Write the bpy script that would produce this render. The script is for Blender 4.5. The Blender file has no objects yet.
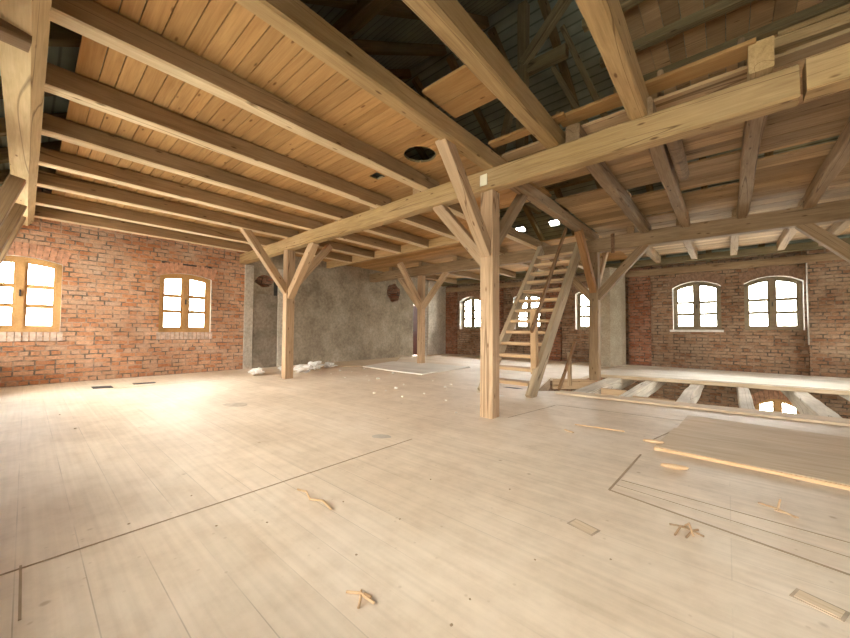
import bpy, bmesh, math, random
from mathutils import Vector, Matrix, noise

S = 0.8                      # layout unit -> metres
rnd = random.Random(7)
scene = bpy.context.scene
COL = scene.collection

# ------------------------------------------------------------------ materials
def new_mat(name):
    m = bpy.data.materials.new(name); m.use_nodes = True
    nt = m.node_tree; nt.nodes.clear()
    out = nt.nodes.new('ShaderNodeOutputMaterial')
    bs = nt.nodes.new('ShaderNodeBsdfPrincipled')
    nt.links.new(bs.outputs[0], out.inputs[0])
    return m, nt, bs
def N(nt, t, **kw):
    n = nt.nodes.new(t)
    for k, v in kw.items():
        if k.startswith('i_'):
            n.inputs[k[2:].replace('_', ' ')].default_value = v
        else: setattr(n, k, v)
    return n
def mapping(nt, scale=(1,1,1), rot=(0,0,0), loc=None):
    tc = N(nt, 'ShaderNodeTexCoord'); mp = N(nt, 'ShaderNodeMapping')
    mp.inputs['Scale'].default_value = scale; mp.inputs['Rotation'].default_value = rot
    nt.links.new(tc.outputs['Object'], mp.inputs['Vector'])
    if loc is not None: nt.links.new(loc, mp.inputs['Location'])
    return mp
def ramp(nt, stops):
    r = N(nt, 'ShaderNodeValToRGB'); e = r.color_ramp.elements
    while len(e) < len(stops): e.new(0.5)
    for el, (p, c) in zip(e, stops): el.position = p; el.color = (*c, 1)
    return r
def mix(nt, fac, a, b, blend='MIX'):
    m = N(nt, 'ShaderNodeMix', data_type='RGBA', blend_type=blend)
    if isinstance(fac, (int, float)): m.inputs[0].default_value = fac
    else: nt.links.new(fac, m.inputs[0])
    for s, v in ((6, a), (7, b)):
        if isinstance(v, tuple): m.inputs[s].default_value = (*v, 1)
        else: nt.links.new(v, m.inputs[s])
    return m.outputs[2]
def math_n(nt, op, a, b=None):
    m = N(nt, 'ShaderNodeMath', operation=op)
    for i, v in enumerate((a, b)):
        if v is None: continue
        if isinstance(v, (int, float)): m.inputs[i].default_value = v
        else: nt.links.new(v, m.inputs[i])
    return m.outputs[0]
def bump(nt, bs, h, strength=.4, dist=.01):
    b = N(nt, 'ShaderNodeBump'); b.inputs['Strength'].default_value = strength; b.inputs['Distance'].default_value = dist
    nt.links.new(h, b.inputs['Height']); nt.links.new(b.outputs[0], bs.inputs['Normal'])

def wood(name, dark, light, vary=.18, rough=.8, knots=True, attr=False, scale=1.0, stain=None, bumps=.35, cracks=.8):
    m, nt, bs = new_mat(name)
    oi = N(nt, 'ShaderNodeObjectInfo')
    sh = math_n(nt, 'MULTIPLY', oi.outputs['Random'], 37.0)
    if attr:
        at = N(nt, 'ShaderNodeAttribute', attribute_name='tone')
        rv = at.outputs['Fac']; sh = math_n(nt, 'ADD', sh, math_n(nt, 'MULTIPLY', rv, 53.0))
    else: rv = oi.outputs['Random']
    cx = N(nt, 'ShaderNodeCombineXYZ')
    for i in range(3): nt.links.new(sh, cx.inputs[i])
    mp = mapping(nt, (1.1*scale, 11*scale, 11*scale), loc=cx.outputs[0])
    n1 = N(nt, 'ShaderNodeTexNoise'); n1.inputs['Scale'].default_value = 1.6; n1.inputs['Detail'].default_value = 5; n1.inputs['Distortion'].default_value = 1.3
    nt.links.new(mp.outputs[0], n1.inputs['Vector'])
    mp2 = mapping(nt, (1.6*scale, 45*scale, 45*scale), loc=cx.outputs[0])
    n2 = N(nt, 'ShaderNodeTexNoise'); n2.inputs['Scale'].default_value = 2.2; n2.inputs['Detail'].default_value = 3
    nt.links.new(mp2.outputs[0], n2.inputs['Vector'])
    mid = tuple((a+b)/2 for a, b in zip(dark, light))
    r = ramp(nt, [(.28, dark), (.5, mid), (.72, light)])
    s = math_n(nt, 'ADD', math_n(nt, 'MULTIPLY', n1.outputs['Fac'], .62), math_n(nt, 'MULTIPLY', n2.outputs['Fac'], .38))
    nt.links.new(s, r.inputs[0]); c = r.outputs[0]
    # broad stains that keep their place on the timber
    mp3 = mapping(nt, (.7, 1.5, 1.5), loc=cx.outputs[0])
    n3 = N(nt, 'ShaderNodeTexNoise'); n3.inputs['Scale'].default_value = 1.3; n3.inputs['Detail'].default_value = 4
    nt.links.new(mp3.outputs[0], n3.inputs['Vector'])
    r3 = ramp(nt, [(.35, (1,1,1)), (.75, stain or (.72,.7,.66))]); nt.links.new(n3.outputs['Fac'], r3.inputs[0])
    c = mix(nt, 1.0, c, r3.outputs[0], 'MULTIPLY')
    if knots:
        mp4 = mapping(nt, (3.2, 10, 10), loc=cx.outputs[0])
        v = N(nt, 'ShaderNodeTexVoronoi'); v.inputs['Scale'].default_value = 1.0
        nt.links.new(mp4.outputs[0], v.inputs['Vector'])
        rk = ramp(nt, [(.06, (.22,.13,.07)), (.13, (1,1,1))]); nt.links.new(v.outputs['Distance'], rk.inputs[0])
        c = mix(nt, .75, c, rk.outputs[0], 'MULTIPLY')
    if cracks:
        mp5 = mapping(nt, (.22, 6, 6), loc=cx.outputs[0])
        nc = N(nt, 'ShaderNodeTexNoise'); nc.inputs['Scale'].default_value = 1.0; nc.inputs['Detail'].default_value = 1; nc.inputs['Distortion'].default_value = 0
        nt.links.new(mp5.outputs[0], nc.inputs['Vector'])
        ab = math_n(nt, 'ABSOLUTE', math_n(nt, 'SUBTRACT', nc.outputs['Fac'], .56))
        rc_ = ramp(nt, [(.002, (.28,.22,.16)), (.007, (1,1,1))]); nt.links.new(ab, rc_.inputs[0])
        c = mix(nt, cracks, c, rc_.outputs[0], 'MULTIPLY')
    # per piece tone
    lo, hi = 1-vary, 1+vary*.6
    rt = ramp(nt, [(0, (lo,lo*.99,lo*.97)), (1, (hi,hi,hi))]); nt.links.new(rv, rt.inputs[0])
    c = mix(nt, 1.0, c, rt.outputs[0], 'MULTIPLY')
    nt.links.new(c, bs.inputs['Base Color']); bs.inputs['Roughness'].default_value = rough
    bs.inputs['Specular IOR Level'].default_value = .25
    bump(nt, bs, s, bumps, .008)
    return m

def brick(name, axis, cols, mortar, msize=.013, dirt=(.55,.5,.45), bw=.25, bh=.085, wob=.02, mort_mix=.5):
    """axis: 'y' wall lying along Y, 'x' wall lying along X"""
    m, nt, bs = new_mat(name)
    tc = N(nt, 'ShaderNodeTexCoord'); sp = N(nt, 'ShaderNodeSeparateXYZ'); nt.links.new(tc.outputs['Object'], sp.inputs[0])
    cb = N(nt, 'ShaderNodeCombineXYZ'); nt.links.new(sp.outputs['XY'.index(axis.upper())], cb.inputs[0]); nt.links.new(sp.outputs[2], cb.inputs[1])
    nz = N(nt, 'ShaderNodeTexNoise'); nz.inputs['Scale'].default_value = 5.5; nz.inputs['Detail'].default_value = 3
    nt.links.new(cb.outputs[0], nz.inputs['Vector'])
    vs = N(nt, 'ShaderNodeVectorMath', operation='SUBTRACT'); nt.links.new(nz.outputs['Color'], vs.inputs[0]); vs.inputs[1].default_value = (.5,.5,.5)
    vm = N(nt, 'ShaderNodeVectorMath', operation='MULTIPLY'); nt.links.new(vs.outputs[0], vm.inputs[0]); vm.inputs[1].default_value = (wob*2.2, wob*1.5, 0)
    va = N(nt, 'ShaderNodeVectorMath', operation='ADD'); nt.links.new(cb.outputs[0], va.inputs[0]); nt.links.new(vm.outputs[0], va.inputs[1])
    def bt(c1, c2, mo):
        b = N(nt, 'ShaderNodeTexBrick'); b.offset = .5; b.squash = .5; b.squash_frequency = 3
        b.inputs['Scale'].default_value = 1; b.inputs['Brick Width'].default_value = bw; b.inputs['Row Height'].default_value = bh
        b.inputs['Mortar Size'].default_value = msize; b.inputs['Mortar Smooth'].default_value = .35; b.inputs['Bias'].default_value = -.1
        b.inputs['Color1'].default_value = (*c1,1); b.inputs['Color2'].default_value = (*c2,1); b.inputs['Mortar'].default_value = (*mo,1)
        nt.links.new(va.outputs[0], b.inputs['Vector']); return b
    b1 = bt((0,0,0), (1,1,1), (.5,.5,.5))
    rc = ramp(nt, [(0, cols[0]), (.35, cols[1]), (.65, cols[2]), (1, cols[3])]); nt.links.new(b1.outputs['Color'], rc.inputs[0])
    n2 = N(nt, 'ShaderNodeTexNoise'); n2.inputs['Scale'].default_value = 26; n2.inputs['Detail'].default_value = 6; n2.inputs['Roughness'].default_value = .7
    nt.links.new(cb.outputs[0], n2.inputs['Vector'])
    r2 = ramp(nt, [(.3, (.6,.57,.55)), (.7, (1.2,1.18,1.15))]); nt.links.new(n2.outputs['Fac'], r2.inputs[0])
    c = mix(nt, .8, rc.outputs[0], r2.outputs[0], 'MULTIPLY')
    # mortar smears / plaster rests in patches
    n3 = N(nt, 'ShaderNodeTexNoise'); n3.inputs['Scale'].default_value = 1.5; n3.inputs['Detail'].default_value = 7; n3.inputs['Roughness'].default_value = .72
    nt.links.new(cb.outputs[0], n3.inputs['Vector'])
    r3 = ramp(nt, [(.47, (0,0,0)), (.66, (1,1,1))]); nt.links.new(n3.outputs['Fac'], r3.inputs[0])
    c = mix(nt, math_n(nt, 'MULTIPLY', r3.outputs[0], mort_mix), c, mortar)
    # joints: partly raked out (dark), partly filled
    n4 = N(nt, 'ShaderNodeTexNoise'); n4.inputs['Scale'].default_value = 7; n4.inputs['Detail'].default_value = 3
    nt.links.new(cb.outputs[0], n4.inputs['Vector'])
    jc = tuple(.45*x+.55*y for x, y in zip(mortar, cols[1]))
    r4 = ramp(nt, [(.40, tuple(x*.28 for x in mortar)), (.58, tuple(x*.85 for x in jc))]); nt.links.new(n4.outputs['Fac'], r4.inputs[0])
    c = mix(nt, b1.outputs['Fac'], c, r4.outputs[0])
    n5 = N(nt, 'ShaderNodeTexNoise'); n5.inputs['Scale'].default_value = .8; n5.inputs['Detail'].default_value = 4
    nt.links.new(cb.outputs[0], n5.inputs['Vector'])
    r5 = ramp(nt, [(.38, (1,1,1)), (.72, dirt)]); nt.links.new(n5.outputs['Fac'], r5.inputs[0])
    c = mix(nt, .8, c, r5.outputs[0], 'MULTIPLY')
    nt.links.new(c, bs.inputs['Base Color']); bs.inputs['Roughness'].default_value = .92; bs.inputs['Specular IOR Level'].default_value = .15
    h = math_n(nt, 'ADD', math_n(nt, 'MULTIPLY', b1.outputs['Fac'], -1.0), math_n(nt, 'MULTIPLY', n2.outputs['Fac'], .6))
    bump(nt, bs, h, 1.0, .035)
    return m

def plaster(name, c0, c1, c2, scale=1.6, rough=.95, strength=.5):
    m, nt, bs = new_mat(name)
    mp = mapping(nt)
    a = N(nt, 'ShaderNodeTexNoise'); a.inputs['Scale'].default_value = scale; a.inputs['Detail'].default_value = 8; a.inputs['Roughness'].default_value = .65
    nt.links.new(mp.outputs[0], a.inputs['Vector'])
    r = ramp(nt, [(.3, c0), (.52, c1), (.72, c2)]); nt.links.new(a.outputs['Fac'], r.inputs[0])
    b = N(nt, 'ShaderNodeTexNoise'); b.inputs['Scale'].default_value = scale*9; b.inputs['Detail'].default_value = 6; b.inputs['Roughness'].default_value = .75
    nt.links.new(mp.outputs[0], b.inputs['Vector'])
    rb = ramp(nt, [(.3, (.62,.6,.57)), (.65, (1.1,1.1,1.1))]); nt.links.new(b.outputs['Fac'], rb.inputs[0])
    c = mix(nt, .85, r.outputs[0], rb.outputs[0], 'MULTIPLY')
    nt.links.new(c, bs.inputs['Base Color']); bs.inputs['Roughness'].default_value = rough; bs.inputs['Specular IOR Level'].default_value = .15
    bump(nt, bs, b.outputs['Fac'], strength, .015)
    return m

def floor_mat(name, ca, cb_, cc, line=.5):
    m, nt, bs = new_mat(name)
    mp = mapping(nt)
    br = N(nt, 'ShaderNodeTexBrick'); br.offset = .37; br.offset_frequency = 3
    br.inputs['Scale'].default_value = 1; br.inputs['Brick Width'].default_value = 60.0; br.inputs['Row Height'].default_value = .19
    br.inputs['Mortar Size'].default_value = .0022; br.inputs['Mortar Smooth'].default_value = .2
    br.inputs['Color1'].default_value = (0,0,0,1); br.inputs['Color2'].default_value = (1,1,1,1); br.inputs['Mortar'].default_value = (.5,.5,.5,1)
    nt.links.new(mp.outputs[0], br.inputs['Vector'])
    a = N(nt, 'ShaderNodeTexNoise'); a.inputs['Scale'].default_value = .75; a.inputs['Detail'].default_value = 6; a.inputs['Roughness'].default_value = .6
    nt.links.new(mp.outputs[0], a.inputs['Vector'])
    r = ramp(nt, [(.32, ca), (.5, cb_), (.7, cc)]); nt.links.new(a.outputs['Fac'], r.inputs[0])
    # grain streaks along the boards
    mp2 = mapping(nt, (.8, 26, 26))
    g = N(nt, 'ShaderNodeTexNoise'); g.inputs['Scale'].default_value = 1.2; g.inputs['Detail'].default_value = 5
    nt.links.new(mp2.outputs[0], g.inputs['Vector'])
    rg = ramp(nt, [(.3, (.88,.86,.83)), (.65, (1.04,1.04,1.04))]); nt.links.new(g.outputs['Fac'], rg.inputs[0])
    c = mix(nt, .7, r.outputs[0], rg.outputs[0], 'MULTIPLY')
    # board tone
    rt = ramp(nt, [(0, (.95,.94,.92)), (1, (1.03,1.03,1.03))]); nt.links.new(br.outputs['Color'], rt.inputs[0])
    c = mix(nt, .8, c, rt.outputs[0], 'MULTIPLY')
    # scattered specks and dirt
    v = N(nt, 'ShaderNodeTexVoronoi'); v.inputs['Scale'].default_value = 3.2; nt.links.new(mp.outputs[0], v.inputs['Vector'])
    rv = ramp(nt, [(.025, (.5,.42,.34)), (.06, (1,1,1))]); nt.links.new(v.outputs['Distance'], rv.inputs[0])
    c = mix(nt, .6, c, rv.outputs[0], 'MULTIPLY')
    v2 = N(nt, 'ShaderNodeTexVoronoi'); v2.inputs['Scale'].default_value = 11; nt.links.new(mp.outputs[0], v2.inputs['Vector'])
    rv2 = ramp(nt, [(.05, (.72,.66,.58)), (.1, (1,1,1))]); nt.links.new(v2.outputs['Distance'], rv2.inputs[0])
    c = mix(nt, .5, c, rv2.outputs[0], 'MULTIPLY')
    n6 = N(nt, 'ShaderNodeTexNoise'); n6.inputs['Scale'].default_value = 6; n6.inputs['Detail'].default_value = 7; n6.inputs['Roughness'].default_value = .7
    nt.links.new(mp.outputs[0], n6.inputs['Vector'])
    r6 = ramp(nt, [(.3, (.84,.80,.75)), (.52, (1,1,1)), (.75, (1.08,1.08,1.09))]); nt.links.new(n6.outputs['Fac'], r6.inputs[0])
    c = mix(nt, .5, c, r6.outputs[0], 'MULTIPLY')
    # joints, half filled with dust
    n4 = N(nt, 'ShaderNodeTexNoise'); n4.inputs['Scale'].default_value = 1.3; n4.inputs['Detail'].default_value = 3
    nt.links.new(mp.outputs[0], n4.inputs['Vector'])
    rf = ramp(nt, [(.4, (0,0,0)), (.65, (1,1,1))]); nt.links.new(n4.outputs['Fac'], rf.inputs[0])
    f = math_n(nt, 'MULTIPLY', math_n(nt, 'MULTIPLY', br.outputs['Fac'], rf.outputs[0]), line)
    c = mix(nt, f, c, (.25,.18,.11))
    nt.links.new(c, bs.inputs['Base Color']); bs.inputs['Roughness'].default_value = .62; bs.inputs['Specular IOR Level'].default_value = .3
    h = math_n(nt, 'SUBTRACT', g.outputs['Fac'], br.outputs['Fac'])
    bump(nt, bs, h, .12, .005)
    return m

def plain(name, col, rough=.7, metal=0, var=.12, sc=8):
    m, nt, bs = new_mat(name)
    mp = mapping(nt); a = N(nt, 'ShaderNodeTexNoise'); a.inputs['Scale'].default_value = sc; a.inputs['Detail'].default_value = 4
    nt.links.new(mp.outputs[0], a.inputs['Vector'])
    r = ramp(nt, [(.3, tuple(max(0,x*(1-var)) for x in col)), (.7, tuple(x*(1+var) for x in col))])
    nt.links.new(a.outputs['Fac'], r.inputs[0]); nt.links.new(r.outputs[0], bs.inputs['Base Color'])
    bs.inputs['Roughness'].default_value = rough; bs.inputs['Metallic'].default_value = metal
    bs.inputs['Specular IOR Level'].default_value = .25
    return m

def sheet_metal(name, col):
    m, nt, bs = new_mat(name)
    mp = mapping(nt)
    w = N(nt, 'ShaderNodeTexWave', wave_type='BANDS', bands_direction='Y'); w.inputs['Scale'].default_value = 2.2; w.inputs['Distortion'].default_value = .15
    nt.links.new(mp.outputs[0], w.inputs['Vector'])
    a = N(nt, 'ShaderNodeTexNoise'); a.inputs['Scale'].default_value = 1.6; a.inputs['Detail'].default_value = 5
    nt.links.new(mp.outputs[0], a.inputs['Vector'])
    r = ramp(nt, [(.3, tuple(x*.7 for x in col)), (.7, tuple(x*1.2 for x in col))]); nt.links.new(a.outputs['Fac'], r.inputs[0])
    rw = ramp(nt, [(.0, (.35,.35,.33)), (.12, (1,1,1))]); nt.links.new(w.outputs['Fac'], rw.inputs[0])
    c = mix(nt, .9, r.outputs[0], rw.outputs[0], 'MULTIPLY')
    nt.links.new(c, bs.inputs['Base Color']); bs.inputs['Roughness'].default_value = .55
    bump(nt, bs, w.outputs['Fac'], .5, .02)
    return m

def glass_mat(name, tint):
    m = bpy.data.materials.new(name); m.use_nodes = True
    nt = m.node_tree; nt.nodes.clear()
    out = nt.nodes.new('ShaderNodeOutputMaterial'); t = nt.nodes.new('ShaderNodeBsdfTransparent'); g = nt.nodes.new('ShaderNodeBsdfGlossy')
    g.inputs['Roughness'].default_value = .03; t.inputs[0].default_value = (*tint,1)
    fr = nt.nodes.new('ShaderNodeFresnel'); fr.inputs[0].default_value = 1.35
    mx = nt.nodes.new('ShaderNodeMixShader'); nt.links.new(fr.outputs[0], mx.inputs[0])
    nt.links.new(t.outputs[0], mx.inputs[1]); nt.links.new(g.outputs[0], mx.inputs[2]); nt.links.new(mx.outputs[0], out.inputs[0])
    return m

M = {}
M['beam']   = wood('golden_beam_wood', (.32,.20,.092), (.56,.385,.19), stain=(.76,.72,.58))
M['joist']  = wood('ceiling_joist_wood', (.25,.155,.075), (.40,.265,.14), vary=.16)
M['joistlit'] = wood('pale_lit_joist_underside', (.62,.46,.27), (.82,.66,.43), vary=.1)  # paler copy of the joist wood, carrying some painted bounce light
M['purlin'] = wood('pale_yellow_purlin', (.52,.37,.19), (.74,.57,.33))
M['old']    = wood('old_grey_wood', (.25,.16,.085), (.43,.30,.175), vary=.2, stain=(.64,.58,.5))
M['post']   = wood('pale_post_wood', (.37,.24,.135), (.60,.42,.26), stain=(.82,.79,.74))
M['orange'] = wood('orange_brace_wood', (.27,.125,.048), (.44,.23,.095))
M['rail'] = wood('brown_rail_wood', (.24,.125,.055), (.40,.23,.11))
M['newel'] = wood('light_newel_wood', (.50,.31,.15), (.70,.48,.28))
M['board']  = wood('pine_ceiling_boards', (.37,.20,.075), (.56,.335,.135), vary=.17, attr=True, stain=(.86,.8,.72), cracks=0)
M['oldboard'] = wood('weathered_ceiling_boards', (.40,.25,.125), (.63,.44,.24), vary=.3, attr=True, stain=(.62,.58,.52))
M['loft']   = wood('dark_roof_timber', (.16,.115,.06), (.30,.23,.12), vary=.2, stain=(.6,.6,.5))
M['pale']   = wood('dusty_pale_wood', (.70,.63,.53), (.88,.83,.75), vary=.08, knots=False, stain=(.75,.72,.68), cracks=0)
M['dustbeam'] = wood('dusty_floor_beam', (.58,.51,.40), (.80,.73,.61), vary=.12, knots=False, stain=(.6,.55,.5))
M['stair']  = wood('worn_stair_wood', (.38,.28,.17), (.60,.47,.31), vary=.12, knots=False)
M['plank']  = wood('raised_floor_plank', (.57,.43,.28), (.78,.64,.46), vary=.1, knots=False, stain=(.85,.8,.74), cracks=0)
M['split']  = wood('fresh_split_wood', (.66,.42,.22), (.86,.62,.38), vary=.1, knots=False, cracks=0)
M['pine']   = wood('varnished_pine_frame', (.46,.25,.09), (.66,.40,.17), vary=.08, knots=False, cracks=0)
M['frame']  = wood('grey_brown_frame', (.20,.155,.095), (.33,.26,.17), vary=.1, knots=False, cracks=0)
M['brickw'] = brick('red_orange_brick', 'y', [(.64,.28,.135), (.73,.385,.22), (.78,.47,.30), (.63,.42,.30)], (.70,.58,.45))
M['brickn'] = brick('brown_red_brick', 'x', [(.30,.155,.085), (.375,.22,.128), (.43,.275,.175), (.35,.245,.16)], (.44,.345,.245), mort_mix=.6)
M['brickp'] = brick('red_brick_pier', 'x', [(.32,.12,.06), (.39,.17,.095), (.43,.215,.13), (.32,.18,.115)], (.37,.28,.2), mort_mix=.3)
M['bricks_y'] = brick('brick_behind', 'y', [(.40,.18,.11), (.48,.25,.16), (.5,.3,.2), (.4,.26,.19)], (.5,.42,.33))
M['onebrick'] = plain('arch_brick', (.42,.22,.13), .9, var=.35, sc=14)
M['archw'] = plain('west_arch_brick', (.56,.30,.19), .9, var=.3, sc=14)
M['archn'] = plain('north_arch_brick', (.27,.165,.105), .9, var=.3, sc=14)
M['onebrickp'] = plain('sill_brick', (.62,.47,.37), .9, var=.3, sc=14)
M['plast']  = plaster('grey_rough_plaster', (.22,.18,.13), (.36,.30,.22), (.47,.40,.31))
M['plastl'] = plaster('light_plaster', (.42,.38,.31), (.58,.52,.43), (.68,.62,.53))
M['plastd'] = plaster('dark_chase_plaster', (.18,.15,.11), (.30,.25,.19), (.38,.32,.25))
M['concrete'] = plaster('sandy_render', (.36,.30,.215), (.44,.37,.27), (.50,.43,.32), scale=3)
M['white']  = plaster('white_lime_reveal', (.6,.56,.5), (.74,.7,.63), (.82,.79,.73), scale=4)
M['floor']  = floor_mat('dusty_board_floor', (.62,.495,.36), (.72,.595,.45), (.79,.68,.545))
M['under']  = plain('floor_underside', (.22,.16,.1))
M['roof']   = sheet_metal('grey_green_roof_sheet', (.26,.29,.22))
M['door']   = plain('dark_red_door_paint', (.10,.028,.018), .5)
M['dark']   = plain('dark_iron', (.05,.045,.04), .6, var=.3)
M['rust']   = plain('rusty_iron', (.20,.11,.06), .7, .4, var=.4, sc=20)
M['chip']   = plain('white_plaster_chip', (.76,.71,.62), .9, var=.1)
M['rag']    = plain('white_crumpled_sheet', (.82,.80,.76), .8, var=.08)
M['grey']   = plain('grey_patch', (.48,.42,.34), .8, var=.25)
M['stain']  = plain('brown_floor_stain', (.52,.42,.31), .7, var=.2)
M['joint']  = plain('dusty_joint', (.36,.26,.16), .9)
M['rim']  = plain('plate_rim', (.44,.34,.24), .8, var=.3)
M['crumb']  = plain('brown_crumb', (.38,.27,.17), .9)
M['splint']  = wood('brown_splinter', (.40,.25,.13), (.62,.43,.26), knots=False)
M['card']   = plain('cream_card', (.80,.76,.58), .7, var=.05)
M['cable']  = plain('white_cable', (.75,.72,.66), .5)
M['glass']  = glass_mat('clear_glass', (.96,.97,.96))
M['dusty']  = glass_mat('dimming_glass', (.85,.86,.85))  # tint added to dim the daylight seen through these panes
M['northpane'] = glass_mat('north_glass', (.95,.96,.95))  # nearly clear tint
M['lower']  = plain('lower_floor_boards', (.35,.27,.19), .9)

# ------------------------------------------------------------------ builders
def link(name, me, parent=None, mat=None):
    o = bpy.data.objects.new(name, me); COL.objects.link(o)
    if mat is not None: me.materials.append(mat)
    if parent is not None: o.parent = parent
    return o
def tag(o, label, cat, group=None):
    o['label'] = label; o['category'] = cat
    if group: o['group'] = group
    return o
def struct(o): o['kind'] = 'structure'; return o
def empty(name, p):
    o = bpy.data.objects.new(name, None); COL.objects.link(o); o.empty_display_size = .2
    o.location = Vector(p)*S; return o
def me_from(bm, name):
    bmesh.ops.recalc_face_normals(bm, faces=bm.faces[:])
    me = bpy.data.meshes.new(name); bm.to_mesh(me); bm.free(); return me
def bm_box(bm, x0, x1, y0, y1, z0, z1, tone=None, jit=0):
    if tone is not None: ly = bm.faces.layers.float.get('tone') or bm.faces.layers.float.new('tone')
    vs = []
    for x in (x0, x1):
        for y in (y0, y1):
            for z in (z0, z1):
                vs.append(bm.verts.new((x*S+rnd.uniform(-jit,jit), y*S+rnd.uniform(-jit,jit), z*S)))
    fs = []
    for f in ((0,1,3,2),(4,6,7,5),(0,4,5,1),(2,3,7,6),(0,2,6,4),(1,5,7,3)):
        fs.append(bm.faces.new([vs[i] for i in f]))
    if tone is not None:
        for f in fs: f[ly] = tone
    return fs
def box(name, x0, x1, y0, y1, z0, z1, mat, parent=None, bev=.006):
    """axis aligned box (layout units); object origin at the box base centre"""
    c = Vector(((x0+x1)/2, (y0+y1)/2, z0))
    bm = bmesh.new(); bm_box(bm, x0-c.x, x1-c.x, y0-c.y, y1-c.y, 0, z1-z0)
    if bev:
        bmesh.ops.recalc_face_normals(bm, faces=bm.faces[:])
        bmesh.ops.bevel(bm, geom=bm.edges[:], offset=bev, segments=1, affect='EDGES')
    o = link(name, me_from(bm, name), parent, mat)
    pl = parent.location if parent is not None else Vector((0,0,0))
    o.location = c*S - pl
    return o
def timber(name, p0, p1, w, h, mat, parent=None, up=(0,0,1), wob=.007, ch=.014, roll=0, taper=1.0, seed=None, bow=0):
    """squared timber from p0 to p1 (axis), local x along its length"""
    p0 = Vector(p0)*S; p1 = Vector(p1)*S; w *= S; h *= S
    d = p1-p0; L = d.length; x = d.normalized(); up = Vector(up)
    y = up.cross(x).normalized(); z = x.cross(y)
    R = Matrix((x, y, z)).transposed()
    if roll: R = R @ Matrix.Rotation(roll, 3, 'X')
    n = max(2, int(L/.3)); bm = bmesh.new(); sd = seed if seed is not None else rnd.random()*100
    rings = []
    for i in range(n+1):
        t = i/n; k = 1+(taper-1)*t; a = w/2*k; b = h/2*k; ring = []
        oy = noise.noise((t*L*.7+sd, 0, 3))*wob*1.6; oz = noise.noise((t*L*.7+sd, 9, 0))*wob*1.6 + bow*math.sin(math.pi*t)
        c = ch*(.6+.8*abs(noise.noise((t*L*1.3, sd, 1))))
        prof = [(-a+c,-b),(a-c,-b),(a,-b+c),(a,b-c),(a-c,b),(-a+c,b),(-a,b-c),(-a,-b+c)]
        for j, (py, pz) in enumerate(prof):
            q = wob*.5
            ring.append(bm.verts.new((t*L, py+oy+q*noise.noise((t*L*1.7+sd, j*3.1, 5)), pz+oz+q*noise.noise((t*L*1.7+sd, j*3.1, 15)))))
        rings.append(ring)
    for i in range(n):
        for j in range(8):
            bm.faces.new((rings[i][j], rings[i][(j+1)%8], rings[i+1][(j+1)%8], rings[i+1][j]))
    bm.faces.new(rings[0]); bm.faces.new(rings[-1])
    o = link(name, me_from(bm, name), parent, mat)
    pl = parent.location if parent is not None else Vector((0,0,0))
    o.matrix_local = Matrix.Translation(p0-pl) @ R.to_4x4()
    return o
def tube(name, pts, r, mat, parent=None, seg=8):
    cu = bpy.data.curves.new(name, 'CURVE'); cu.dimensions = '3D'; cu.bevel_depth = r; cu.bevel_resolution = 2
    sp = cu.splines.new('POLY'); sp.points.add(len(pts)-1)
    c = Vector(pts[0])*S
    for p, q in zip(sp.points, pts): p.co = (*(Vector(q)*S-c), 1)
    tmp = bpy.data.objects.new('t', cu); COL.objects.link(tmp)
    me = bpy.data.meshes.new_from_object(tmp.evaluated_get(bpy.context.evaluated_depsgraph_get())); me.materials.clear()
    bpy.data.objects.remove(tmp); bpy.data.curves.remove(cu)
    o = link(name, me, parent, mat); o.location = c - (parent.location if parent is not None else Vector())
    return o
def lump(name, p, size, mat, parent=None, seed=0, sub=2, flat=1, rough=.35):
    bm = bmesh.new(); bmesh.ops.create_icosphere(bm, subdivisions=sub, radius=1)
    for v in bm.verts:
        n = noise.noise(v.co*1.7+Vector((seed*3.3, seed, 0)))*rough + noise.noise(v.co*4+Vector((seed, 0, seed)))*rough*.5
        v.co *= 1+n
    zs = min(v.co.z*size[2]*S for v in bm.verts)
    for v in bm.verts: v.co = Vector((v.co.x*size[0]*S, v.co.y*size[1]*S, v.co.z*size[2]*S-zs))
    o = link(name, me_from(bm, name), parent, mat)
    o.location = Vector(p)*S - (parent.location if parent is not None else Vector())
    o.rotation_euler = (0, 0, seed*2.1)
    return o
def boolean_cut(o, cutters):
    for c in cutters:
        m = o.modifiers.new('b', 'BOOLEAN'); m.operation = 'DIFFERENCE'; m.solver = 'EXACT'; m.object = c; m.material_mode = 'TRANSFER'
    bpy.context.view_layer.update()
    me = bpy.data.meshes.new_from_object(o.evaluated_get(bpy.context.evaluated_depsgraph_get()))
    o.modifiers.clear(); old = o.data; o.data = me; bpy.data.meshes.remove(old)
    for c in cutters: bpy.data.objects.remove(c)
def prism(name, pts, z0, z1, mat, parent=None, bev=0):
    """polygon in plan, extruded from z0 to z1"""
    bm = bmesh.new(); a = [bm.verts.new((x*S, y*S, z0*S)) for x, y in pts]; b = [bm.verts.new((x*S, y*S, z1*S)) for x, y in pts]
    bm.faces.new(a); bm.faces.new(b)
    for i in range(len(pts)):
        j = (i+1) % len(pts); bm.faces.new((a[i], a[j], b[j], b[i]))
    return link(name, me_from(bm, name), parent, mat)

# ------------------------------------------------------------------ layout numbers
XW, XE, YS, YN = -11.48, 5.0, -1.1, 15.0
ZL, Z0, ZT = -4.0, 0.0, 3.84
RIDGE_Y, RIDGE_Z, SL = 7.0, 8.55, .60

def arch_z(u, c, w, z1, rise):
    """arc height at u for an opening centred c, width w, springing z1"""
    if rise < 1e-4: return z1
    R = (w*w/4+rise*rise)/(2*rise); return z1-(R-rise)+math.sqrt(max(0, R*R-(u-c)**2))

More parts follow.
